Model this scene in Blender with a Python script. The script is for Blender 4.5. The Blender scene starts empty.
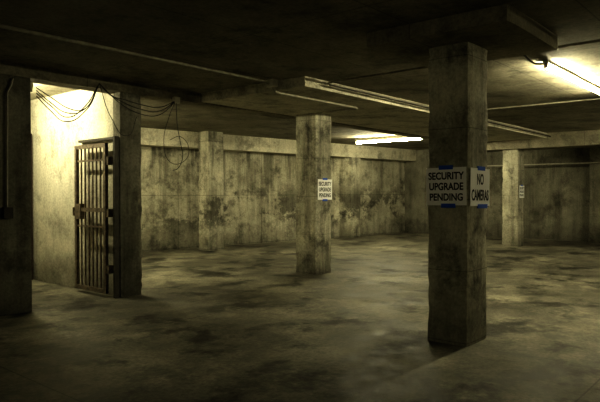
import bpy, bmesh, math, random
from mathutils import Vector, Matrix, noise
random.seed(7)
S = bpy.context.scene
COL = S.collection
try:
    S.view_settings.view_transform = 'Standard'
    S.view_settings.look = 'None'
    S.view_settings.look = 'High Contrast'
except Exception as ex: print('look', ex)

# ------------------------------------------------------------ materials
def newmat(name):
    m = bpy.data.materials.new(name); m.use_nodes = True
    nt = m.node_tree; b = nt.nodes['Principled BSDF']
    return m, nt, b
def N(nt, t, **kw):
    n = nt.nodes.new(t)
    for k, v in kw.items(): setattr(n, k, v)
    return n
def noise_n(nt, vec, scale, detail=6, rough=.6, dist=0.0, mscale=(1,1,1), loc=(0,0,0)):
    mp = N(nt,'ShaderNodeMapping'); mp.inputs['Scale'].default_value = mscale; mp.inputs['Location'].default_value = loc
    nt.links.new(vec, mp.inputs['Vector'])
    n = N(nt,'ShaderNodeTexNoise'); n.inputs['Scale'].default_value = scale
    n.inputs['Detail'].default_value = detail; n.inputs['Roughness'].default_value = rough
    n.inputs['Distortion'].default_value = dist
    nt.links.new(mp.outputs[0], n.inputs['Vector'])
    return n.outputs['Fac']
def ramp(nt, fac, stops):
    r = N(nt,'ShaderNodeValToRGB'); e = r.color_ramp.elements
    while len(e) < len(stops): e.new(.5)
    for i,(p,c) in enumerate(stops):
        e[i].position = p; e[i].color = (c[0],c[1],c[2],1) if isinstance(c,tuple) else (c,c,c,1)
    nt.links.new(fac, r.inputs[0]); return r.outputs[0]
def mul(nt, a, b, f=1.0):
    m = N(nt,'ShaderNodeMix', data_type='RGBA', blend_type='MULTIPLY')
    m.inputs[0].default_value = f
    nt.links.new(a, m.inputs[6]); nt.links.new(b, m.inputs[7]); return m.outputs[2]
def math_n(nt, op, a, b=None):
    m = N(nt,'ShaderNodeMath', operation=op)
    for i,x in enumerate([a,b]):
        if x is None: continue
        if isinstance(x,(int,float)): m.inputs[i].default_value = x
        else: nt.links.new(x, m.inputs[i])
    return m.outputs[0]

def concrete(name, dark, light, streak=.6, blotch=.6, seed=0.0, dirt_base=True, rough=.88, bump=.35, lines=None, damp=0.0):
    m, nt, b = newmat(name)
    tc = N(nt,'ShaderNodeTexCoord'); v = tc.outputs['Object']
    big = noise_n(nt, v, 1.1, 9, .68, .15, loc=(seed,seed,seed))
    col = ramp(nt, big, [(.33,dark),(.64,light)])
    st = noise_n(nt, v, 4.2, 7, .7, 0, mscale=(1,1,.09), loc=(seed*2,0,0))
    col = mul(nt, col, ramp(nt, st, [(.32,1-streak),(.52,1.0)]))
    bl = noise_n(nt, v, 2.2, 10, .74, .15, loc=(0,seed,3))
    col = mul(nt, col, ramp(nt, bl, [(.36,1-blotch),(.50,1.0)]))
    fi = noise_n(nt, v, 34, 6, .7)
    col = mul(nt, col, ramp(nt, fi, [(.35,.70),(.62,1.05)]))
    sp = N(nt,'ShaderNodeSeparateXYZ'); nt.links.new(v, sp.inputs[0])
    if damp:
        dn = noise_n(nt, v, .9, 9, .74, .1, mscale=(1,1,1.2), loc=(seed+5,2,1))
        band = ramp(nt, math_n(nt,'MULTIPLY', sp.outputs[2], .4), [(.06,.0),(.26,1.0),(.46,1.0),(.70,.0)])
        f = math_n(nt,'MULTIPLY', ramp(nt, dn,[(.49,0.0),(.55,1.0)]), band)
        col = mul(nt, col, ramp(nt, f, [(0,1.0),(1,1-damp)]))
        dr = noise_n(nt, v, 4.0, 7, .7, 0, mscale=(1,1,.06), loc=(seed+1,9,0))
        top = ramp(nt, math_n(nt,'MULTIPLY', sp.outputs[2], .4), [(.20,.0),(.92,1.0)])
        f2 = math_n(nt,'MULTIPLY', ramp(nt, dr,[(.50,0.0),(.60,1.0)]), top)
        col = mul(nt, col, ramp(nt, f2, [(0,1.0),(1,.38)]))
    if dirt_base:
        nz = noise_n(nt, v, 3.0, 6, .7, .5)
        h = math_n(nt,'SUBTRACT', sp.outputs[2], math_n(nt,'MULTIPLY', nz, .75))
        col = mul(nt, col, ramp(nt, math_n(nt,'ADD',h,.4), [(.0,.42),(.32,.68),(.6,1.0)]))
    if lines:
        for ax, per, wd in lines:
            fr = math_n(nt,'FRACT', math_n(nt,'DIVIDE', math_n(nt,'ADD', sp.outputs[ax], 50.0), per))
            mk = math_n(nt,'LESS_THAN', fr, wd/per)
            col = mul(nt, col, ramp(nt, mk, [(0,1.0),(1,.6)]))
    nt.links.new(col, b.inputs['Base Color'])
    b.inputs['Roughness'].default_value = rough
    b.inputs['Specular IOR Level'].default_value = .25
    bp = N(nt,'ShaderNodeBump'); bp.inputs['Strength'].default_value = bump; bp.inputs['Distance'].default_value = .02
    hh = math_n(nt,'ADD', math_n(nt,'MULTIPLY',bl,.6), math_n(nt,'MULTIPLY',fi,.35))
    nt.links.new(hh, bp.inputs['Height']); nt.links.new(bp.outputs[0], b.inputs['Normal'])
    return m

def floor_mat():
    m, nt, b = newmat('floor_concrete')
    v = N(nt,'ShaderNodeTexCoord').outputs['Object']
    big = noise_n(nt, v, .6, 10, .70, .15)
    col = ramp(nt, big, [(.36,(.09,.086,.068)),(.50,(.19,.182,.145)),(.64,(.34,.325,.255))])
    md = noise_n(nt, v, 2.1, 12, .80, .15, loc=(4,2,0))
    col = mul(nt, col, ramp(nt, md, [(.40,.34),(.50,.90),(.64,1.25)]))
    oil = noise_n(nt, v, 1.35, 8, .68, .15, loc=(11,5,0))
    col = mul(nt, col, ramp(nt, oil, [(.39,.20),(.45,.65),(.49,1.0)]))
    fi = noise_n(nt, v, 28, 6, .75)
    col = mul(nt, col, ramp(nt, fi, [(.35,.60),(.62,1.15)]))
    sp = N(nt,'ShaderNodeSeparateXYZ'); nt.links.new(v, sp.inputs[0])
    for ax,off,per in ((0,50.0-4.9+.0,4.7),(1,50.0-2.3,3.75)):
        fr = math_n(nt,'FRACT', math_n(nt,'DIVIDE', math_n(nt,'ADD', sp.outputs[ax], off), per))
        mk = math_n(nt,'LESS_THAN', fr, .012/per)
        col = mul(nt, col, ramp(nt, mk, [(0,1.0),(1,.5)]))
    nt.links.new(col, b.inputs['Base Color'])
    rg = ramp(nt, md, [(.38,.46),(.62,.78)]); nt.links.new(rg, b.inputs['Roughness'])
    b.inputs['Specular IOR Level'].default_value = .35
    bp = N(nt,'ShaderNodeBump'); bp.inputs['Strength'].default_value = .3; bp.inputs['Distance'].default_value = .02
    nt.links.new(math_n(nt,'ADD', math_n(nt,'MULTIPLY',md,.6), math_n(nt,'MULTIPLY',fi,.25)), bp.inputs['Height'])
    nt.links.new(bp.outputs[0], b.inputs['Normal'])
    return m

def simple(name, c, rough=.6, metal=0.0, var=.35, scale=14):
    m, nt, b = newmat(name)
    v = N(nt,'ShaderNodeTexCoord').outputs['Object']
    n = noise_n(nt, v, scale, 5, .6)
    nt.links.new(ramp(nt, n, [(.35,tuple(x*(1-var) for x in c)),(.65,c)]), b.inputs['Base Color'])
    b.inputs['Roughness'].default_value = rough; b.inputs['Metallic'].default_value = metal
    return m
def emis(name, c, s):
    m, nt, b = newmat(name)
    b.inputs['Base Color'].default_value = (*c,1)
    b.inputs['Emission Color'].default_value = (*c,1); b.inputs['Emission Strength'].default_value = s
    return m

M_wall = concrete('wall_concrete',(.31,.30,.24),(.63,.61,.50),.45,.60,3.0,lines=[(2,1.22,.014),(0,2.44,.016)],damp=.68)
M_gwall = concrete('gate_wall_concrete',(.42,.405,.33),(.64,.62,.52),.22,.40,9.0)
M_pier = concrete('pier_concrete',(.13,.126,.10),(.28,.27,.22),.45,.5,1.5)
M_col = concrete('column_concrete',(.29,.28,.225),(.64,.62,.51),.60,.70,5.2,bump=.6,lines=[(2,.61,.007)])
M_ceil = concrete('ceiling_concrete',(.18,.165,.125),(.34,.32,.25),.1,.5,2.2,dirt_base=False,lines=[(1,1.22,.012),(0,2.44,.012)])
M_beam = concrete('beam_concrete',(.48,.46,.37),(.72,.69,.57),.25,.5,7.7,dirt_base=False)
M_floor = floor_mat()
M_rust = simple('weathered_gate_steel',(.20,.165,.125),.55,.3,.6,25)
M_pipe = simple('conduit_metal',(.40,.38,.31),.5,.2,.4)
M_pipel = simple('pale_conduit',(.45,.43,.36),.55,.2,.3)
M_dark = simple('dark_steel',(.05,.045,.035),.6,.4)
M_wire = simple('black_cable',(.012,.012,.010),.5)
M_house = simple('fixture_enamel',(.55,.53,.45),.4,.1,.2)
M_paper = simple('sign_paper',(.95,.95,.95),.7,0,.03,5)
M_ink = simple('sign_ink',(.012,.012,.016),.6)
M_tape = simple('blue_painters_tape',(.03,.12,.62),.6,0,.2)
M_door = simple('door_frame_paint',(.04,.022,.015),.6)

# ------------------------------------------------------------ geometry helpers
def add(name, bm, mat, parent=None, smooth=False):
    me = bpy.data.meshes.new(name); bm.normal_update(); bm.to_mesh(me); bm.free()
    for mm in (mat if isinstance(mat,(list,tuple)) else [mat]): me.materials.append(mm)
    if smooth:
        for p in me.polygons: p.use_smooth = True
    o = bpy.data.objects.new(name, me); COL.objects.link(o)
    if parent: o.parent = parent
    return o
def bbox(bm, a, b, mi=0):
    r = bmesh.ops.create_cube(bm, size=1.0)
    for v in r['verts']:
        v.co = Vector([(a[i]+b[i])/2 + v.co[i]*(b[i]-a[i]) for i in range(3)])
    for f in {f for v in r['verts'] for f in v.link_faces}: f.material_index = mi
    return r['verts']
def box(name, a, b, mat, parent=None, bev=0.0):
    bm = bmesh.new(); bbox(bm, a, b)
    if bev: bmesh.ops.bevel(bm, geom=bm.edges[:], offset=bev, segments=2, affect='EDGES', profile=.6)
    return add(name, bm, mat, parent)
def rough_box(name, a, b, mat, parent=None, step=.06, amp=.006, chip=.018):
    """concrete block with worn, chipped arrises"""
    bm = bmesh.new()
    bbox(bm, a, b)
    d = [b[i]-a[i] for i in range(3)]
    for ax in range(3):
        n = max(1, int(d[ax]/step))
        for k in range(1, n):
            no = Vector([1 if i==ax else 0 for i in range(3)])
            co = Vector([a[i]+d[i]*k/n for i in range(3)])
            bmesh.ops.bisect_plane(bm, geom=bm.verts[:]+bm.edges[:]+bm.faces[:], plane_co=co, plane_no=no)
    c = Vector([(a[i]+b[i])/2 for i in range(3)])
    for v in bm.verts:
        ex = [abs(v.co[i]-a[i])<1e-4 or abs(v.co[i]-b[i])<1e-4 for i in range(3)]
        nz = noise.noise(v.co*3.1+Vector((3,7,1)))
        n2 = abs(noise.noise(v.co*9.0))
        off = Vector((0,0,0))
        edge = ex[0] and ex[1]
        for i in (0,1):
            if ex[i]:
                s = 1 if v.co[i] > c[i] else -1
                off[i] = s*(nz*amp - (chip*n2+.005 if edge else 0))
        v.co += off
    return add(name, bm, mat, parent)
def pipe(name, pts, r, mat, parent=None, smooth_pts=False):
    cu = bpy.data.curves.new(name,'CURVE'); cu.dimensions='3D'; cu.bevel_depth=r; cu.bevel_resolution=3; cu.use_fill_caps=True
    if smooth_pts:
        sp = cu.splines.new('BEZIER'); sp.bezier_points.add(len(pts)-1)
        for p,q in zip(sp.bezier_points, pts):
            p.co = q; p.handle_left_type = p.handle_right_type = 'AUTO'
        sp.resolution_u = 10
    else:
        sp = cu.splines.new('POLY'); sp.points.add(len(pts)-1)
        for p,q in zip(sp.points, pts): p.co = (*q,1)
    tmp = bpy.data.objects.new(name, cu); COL.objects.link(tmp)
    bpy.context.view_layer.update()
    me = bpy.data.meshes.new_from_object(tmp.evaluated_get(bpy.context.evaluated_depsgraph_get()))
    bpy.data.objects.remove(tmp); me.name = name
    me.materials.clear(); me.materials.append(mat)
    for p in me.polygons: p.use_smooth = True
    o = bpy.data.objects.new(name, me); COL.objects.link(o)
    if parent: o.parent = parent
    return o
def empty(name, loc=(0,0,0)):
    e = bpy.data.objects.new(name, None); COL.objects.link(e); e.empty_display_size=.1
    return e

CE = 2.69   # slab soffit
# ------------------------------------------------------------ room shell
box('floor', (-4.2,-5.2,-.2),(17.3,12.2,0), M_floor)
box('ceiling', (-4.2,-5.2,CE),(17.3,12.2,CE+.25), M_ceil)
def slab(name, p, q, th, z0, z1, mat):
    p=Vector(p); q=Vector(q); d=(q-p).normalized(); n=Vector((-d.y,d.x))*th
    bm=bmesh.new()
    b4=[p,q,q+n,p+n]
    vs=[bm.verts.new((c.x,c.y,z)) for z in (z0,z1) for c in b4]
    for f in ((3,2,1,0),(4,5,6,7),(0,1,5,4),(1,2,6,5),(2,3,7,6),(3,0,4,7)): bm.faces.new([vs[i] for i in f])
    return add(name,bm,mat)
slab('wall_back',(4.43,11.47),(17.0,9.9),.2,0,CE,M_wall)
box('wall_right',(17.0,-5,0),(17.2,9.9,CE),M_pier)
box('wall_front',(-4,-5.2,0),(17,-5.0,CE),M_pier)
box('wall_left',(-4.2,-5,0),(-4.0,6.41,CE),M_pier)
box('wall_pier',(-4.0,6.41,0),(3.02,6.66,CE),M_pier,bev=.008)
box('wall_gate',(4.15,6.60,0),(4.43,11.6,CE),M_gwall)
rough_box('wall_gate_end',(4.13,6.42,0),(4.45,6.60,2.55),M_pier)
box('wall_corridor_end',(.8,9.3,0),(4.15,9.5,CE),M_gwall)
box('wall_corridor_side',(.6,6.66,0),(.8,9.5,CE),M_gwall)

rough_box('beam_main',(5.4,4.5,2.57),(17.0,6.40,CE),M_beam,step=.3,chip=.008)
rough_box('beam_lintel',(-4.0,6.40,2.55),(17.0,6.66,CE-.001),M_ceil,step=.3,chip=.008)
slab('beam_back',(4.43,11.05),(17.0,9.48),.42,2.33,CE,M_beam)
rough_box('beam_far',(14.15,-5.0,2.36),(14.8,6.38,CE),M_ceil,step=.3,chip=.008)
def wallpt(u): return 11.47+(u-4.43)*(9.9-11.47)/(17.0-4.43)
v=wallpt(13.9)
rough_box('wall_pilaster',(13.9,v-.42,0),(14.4,v+.02,2.34),M_wall,step=.15)
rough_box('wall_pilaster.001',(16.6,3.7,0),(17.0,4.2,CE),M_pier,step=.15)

# ------------------------------------------------------------ columns
def column(idx, u, v, wu, wv, top, cap=None, mat=None):
    nm = 'concrete_column' + ('' if idx==0 else '.%03d'%idx)
    e = empty(nm)
    rough_box('shaft',(u,v,0),(u+wu,v+wv,top),mat or M_col,e,step=.07)
    if cap:
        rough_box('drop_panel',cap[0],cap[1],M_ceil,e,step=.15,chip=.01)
    return e
c1 = column(0,4.69,2.13,.42,.38,2.57,((4.30,1.65,2.57),(5.50,2.90,CE)))
c2 = column(1,7.28,5.85,.42,.42,2.57)
c3 = column(2,14.28,5.20,.40,.40,2.36)
c4 = column(3,8.75,10.10,.46,.36,CE,mat=M_wall)
c5_blocker = column(4,-.40,1.20,.40,.42,CE)  # unseen column, added to keep the rear fixture's light off the left pier

# ------------------------------------------------------------ signs
def text_mesh(txt, w, h, mat, parent, mtx, cx, cy):
    cu = bpy.data.curves.new('lettering','FONT'); cu.body = txt; cu.size=1; cu.offset=.022; cu.extrude=.004
    cu.align_x='CENTER'; cu.align_y='CENTER'
    o = bpy.data.objects.new('tmp',cu); COL.objects.link(o); bpy.context.view_layer.update()
    me = bpy.data.meshes.new_from_object(o.evaluated_get(bpy.context.evaluated_depsgraph_get()))
    bpy.data.objects.remove(o)
    xs=[v.co.x for v in me.vertices]; ys=[v.co.y for v in me.vertices]
    sx=w/(max(xs)-min(xs)); sy=h/(max(ys)-min(ys)); mx=(max(xs)+min(xs))/2; my=(max(ys)+min(ys))/2
    for v in me.vertices:
        v.co = mtx @ Vector(((v.co.x-mx)*sx+cx,(v.co.y-my)*sy+cy,.0072+v.co.z*.1))
    me.materials.clear(); me.materials.append(mat); me.name='lettering'
    ob = bpy.data.objects.new('lettering',me); COL.objects.link(ob); ob.parent=parent
def sign(idx, face, center, w, h, lines, tapes, tilt=0.0):
    nm='paper_sign'+('' if idx==0 else '.%03d'%idx)
    if face=='-U': R=Matrix(((0,0,-1),(-1,0,0),(0,1,0)))
    else: R=Matrix(((1,0,0),(0,0,-1),(0,1,0)))
    mtx = Matrix.Translation(center) @ R.to_4x4() @ Matrix.Rotation(tilt,4,'Z')
    e=empty(nm)
    bm=bmesh.new(); nx,ny=10,8
    g=[[bm.verts.new(mtx@Vector(((i/nx-.5)*w,(j/ny-.5)*h,.0055+.004*abs(i/nx-.5)**2*abs(j/ny-.5)*2))) for i in range(nx+1)] for j in range(ny+1)]
    for j in range(ny):
        for i in range(nx): bm.faces.new((g[j][i],g[j][i+1],g[j+1][i+1],g[j+1][i]))
    add('paper',bm,M_paper,e)
    n=len(lines); lh=h*.84/n
    for k,(t,wf) in enumerate(lines):
        text_mesh(t,w*wf,lh*.70,M_ink,e,mtx,0,h*.42-lh*(k+.5))
    for (tx,ty,tw,th) in tapes:
        bm=bmesh.new(); vs=bbox(bm,(tx-tw/2,ty-th/2,.002),(tx+tw/2,ty+th/2,.0095))
        for v in vs: v.co=mtx@v.co
        add('tape',bm,M_tape,e)
SL=[('SECURITY',.88),('UPGRADE',.84),('PENDING',.82)]
sign(0,'-U',Vector((4.682,2.322,1.356)),.375,.325,SL,[(.0,.163,.13,.035),(.02,-.165,.13,.035)],.01)
sign(1,'-V',Vector((4.910,2.122,1.350)),.40,.325,[('NO',.34),('CAMERAS',.88)],[(.02,.163,.15,.035),(.05,-.165,.20,.035)],-.01)
sign(2,'-V',Vector((7.505,5.842,1.355)),.37,.33,SL,[(.0,.170,.12,.03),(.0,-.170,.12,.03)],.0)
sign(3,'-V',Vector((14.48,5.190,1.33)),.33,.30,SL,[(.0,.155,.12,.03)],.0)

# ------------------------------------------------------------ lights
WARM=(.98,.90,.57)
fix_i=[0]
def fixture(p, length, axis, z=CE, strength=100, r=.015):
    mat=emis('fluorescent_tube_glow_%d'%fix_i[0],WARM,strength)
    nm='fluorescent_fixture'+('' if fix_i[0]==0 else '.%03d'%fix_i[0]); fix_i[0]+=1
    e=empty(nm); d=Vector((1,0,0)) if axis=='U' else Vector((0,1,0)); s=Vector((d.y,d.x,0))
    def bx(n,l0,l1,w,z0,z1,m):
        a=Vector(p)+d*l0-s*w; b=Vector(p)+d*l1+s*w
        return box(n,(min(a.x,b.x),min(a.y,b.y),z0),(max(a.x,b.x),max(a.y,b.y),z1),m,e,bev=.004)
    bx('housing',0,length,.028,z-.030,CE-.001,M_house)
    bx('socket_1',0,.03,.02,z-.08,z-.030,M_house)
    bx('socket_2',length-.03,length,.02,z-.08,z-.030,M_house)
    bm=bmesh.new(); bmesh.ops.create_cone(bm,cap_ends=True,segments=14,radius1=r,radius2=r,depth=length-.07)
    rot=Matrix.Rotation(math.pi/2,4,'Y') if axis=='U' else Matrix.Rotation(math.pi/2,4,'X')
    T=Matrix.Translation(Vector(p)+d*length/2+Vector((0,0,z-.065)))@rot
    for v in bm.verts: v.co=T@v.co
    add('tube',bm,mat,e,True)
    return e
f0=fixture((6.4,2.05,0),2.4,'U',strength=280,r=.014)
fixture((12.4,6.75,0),1.9,'V',z=2.64,strength=250,r=.024)
fixture((5.0,8.2,0),2.3,'V',strength=320)
fixture((3.35,7.1,0),1.2,'V',z=2.60,strength=360)
fixture((11.6,1.4,0),2.4,'U',strength=250)
fixture((-3.3,-3.0,0),1.2,'U',strength=560)  # added fill, unseen behind the camera: lights the near column and signs
fixture((7.6,-3.6,0),1.8,'U',strength=250)  # added fill out of frame to the right, brightens the -V sign faces
pipe('lead',[(5.75,2.05,2.64),(6.0,2.05,2.60),(6.2,2.05,2.62),(6.42,2.05,2.66)],.010,M_dark,f0,smooth_pts=True)

# ------------------------------------------------------------ steel bar gate
bm=bmesh.new()
U0=4.03
def gb(v0,v1,z0,z1,t=.02,u=U0,mi=0): bbox(bm,(u-t,v0,z0),(u+t,v1,z1),mi)
G0,G1,ZB,ZT=6.56,7.30,.05,1.92
gb(G0,G0+.05,ZB,ZT); gb(G1-.05,G1,ZB,ZT)
for z in (ZB,1.06,ZT-.05): gb(G0,G1,z,z+.05,.018)
gb(G0,G1,.86,.885,.012); gb(G0,G1,ZT-.22,ZT-.195,.012)
nb=7
for k in range(1,nb):
    v=G0+.05+(G1-G0-.1)*k/nb; gb(v-.008,v+.008,ZB+.05,ZT+.0,.008)
gb(G1-.16,G1-.02,.96,1.16,.03)
gb(G1,G1+.05,1.04,1.07,.012); gb(G1+.03,G1+.05,1.0,1.11,.02)
for z in (.30,1.0,1.65): bbox(bm,(U0-.01,G0-.05,z),(U0+.08,G0+.01,z+.10))
add('steel_bar_gate',bm,M_rust)
bm=bmesh.new()
bbox(bm,(4.06,6.43,0),(4.12,6.47,2.0)); bbox(bm,(4.10,6.47,1.97),(4.13,7.36,2.0))
add('gate_jamb',bm,M_dark)
bm=bmesh.new()
bbox(bm,(4.06,8.72,0),(4.12,8.80,2.1)); bbox(bm,(4.06,9.20,0),(4.12,9.28,2.1)); bbox(bm,(4.06,8.72,2.1),(4.12,9.28,2.18)); bbox(bm,(4.09,8.80,0),(4.12,9.20,2.1))
add('door_1',bm,M_door)

# ------------------------------------------------------------ conduits
pipe('ceiling_conduit',[(-4,4.96,2.655),(5.2,4.96,2.655),(5.32,4.96,2.62),(5.38,4.96,2.55),(5.46,4.96,2.545),(7.1,4.96,2.545),(7.2,5.0,2.545),(7.24,5.9,2.545)],.016,M_pipe)
pipe('ceiling_conduit.001',[(5.75,-5,2.655),(5.75,4.36,2.655),(5.80,4.46,2.655),(14.1,4.46,2.655)],.014,M_pipe)
pipe('ceiling_conduit.002',[(5.75,4.40,2.62),(14.1,4.40,2.60)],.012,M_dark)
pipe('ceiling_conduit.003',[(9.3,-4.9,2.66),(9.3,4.36,2.66)],.012,M_pipe)
box('junction_box',(5.26,4.90,2.60),(5.36,5.02,2.69),M_house,bev=.006)
pipe('sprinkler_pipe',[(16.5,-4.9,2.08),(16.5,6.9,2.08)],.018,M_pipel)
pipe('wall_conduit',[(2.82,6.39,2.52),(2.80,6.39,2.44),(2.76,6.39,2.36),(2.75,6.39,1.15)],.010,M_pipel)
box('switch_box',(2.70,6.35,1.03),(2.80,6.41,1.15),M_dark,bev=.006)

# ------------------------------------------------------------ loose hanging cables
e=empty('hanging_cables')
J=lambda s:(random.random()-.5)*s
ca=(3.815,6.36,2.60)
for k in range(4):
    pipe('cable_%d'%k,[(3.06,6.37,2.36+.03*k),(3.20+J(.05),6.30,2.20+.05*k),(3.36+J(.08),6.28,2.10+.05*k),(3.60+J(.05),6.30,2.28+J(.06)),ca],.0055,M_wire,e,smooth_pts=True)
for k in range(3):
    pipe('cable_r%d'%k,[ca,(3.95+J(.04),6.33,2.47),(4.12,6.31,2.36+.04*k),(4.40,6.30,2.28+.06*k),(4.62,6.31,2.30+.05*k),(4.95,6.36,2.53)],.0055,M_wire,e,smooth_pts=True)
pipe('cable_drop',[(4.95,6.36,2.55),(4.94,6.33,2.2),(4.99,6.32,1.95),(5.02,6.32,1.78),(4.93,6.32,1.62),(4.86,6.32,1.60)],.005,M_wire,e,smooth_pts=True)
pipe('cable_loop',[(4.95,6.36,2.55),(4.80,6.32,2.30),(4.70,6.30,1.95),(4.78,6.30,1.72),(4.98,6.30,1.70),(5.12,6.31,1.88),(5.0,6.33,2.05),(4.82,6.33,2.0)],.004,M_wire,e,smooth_pts=True)
pipe('cable_s',[(3.815,6.36,2.60),(3.95,6.32,2.2),(4.15,6.31,2.0),(4.3,6.31,2.25)],.004,M_wire,e,smooth_pts=True)
box('cable_box',(4.91,6.34,2.50),(5.0,6.40,2.58),M_house,e,bev=.005)

# ------------------------------------------------------------ world, camera
w=bpy.data.worlds.new('World'); S.world=w; w.use_nodes=True
w.node_tree.nodes['Background'].inputs[0].default_value=(.01,.009,.006,1)
w.node_tree.nodes['Background'].inputs[1].default_value=.2
cam=bpy.data.cameras.new('camera'); co=bpy.data.objects.new('camera',cam); COL.objects.link(co)
cam.lens=35.4; cam.sensor_width=36; cam.clip_end=100
co.location=(0,0,1.3); co.rotation_euler=(math.radians(90-.78),0,math.radians(-49.7))
S.camera=co
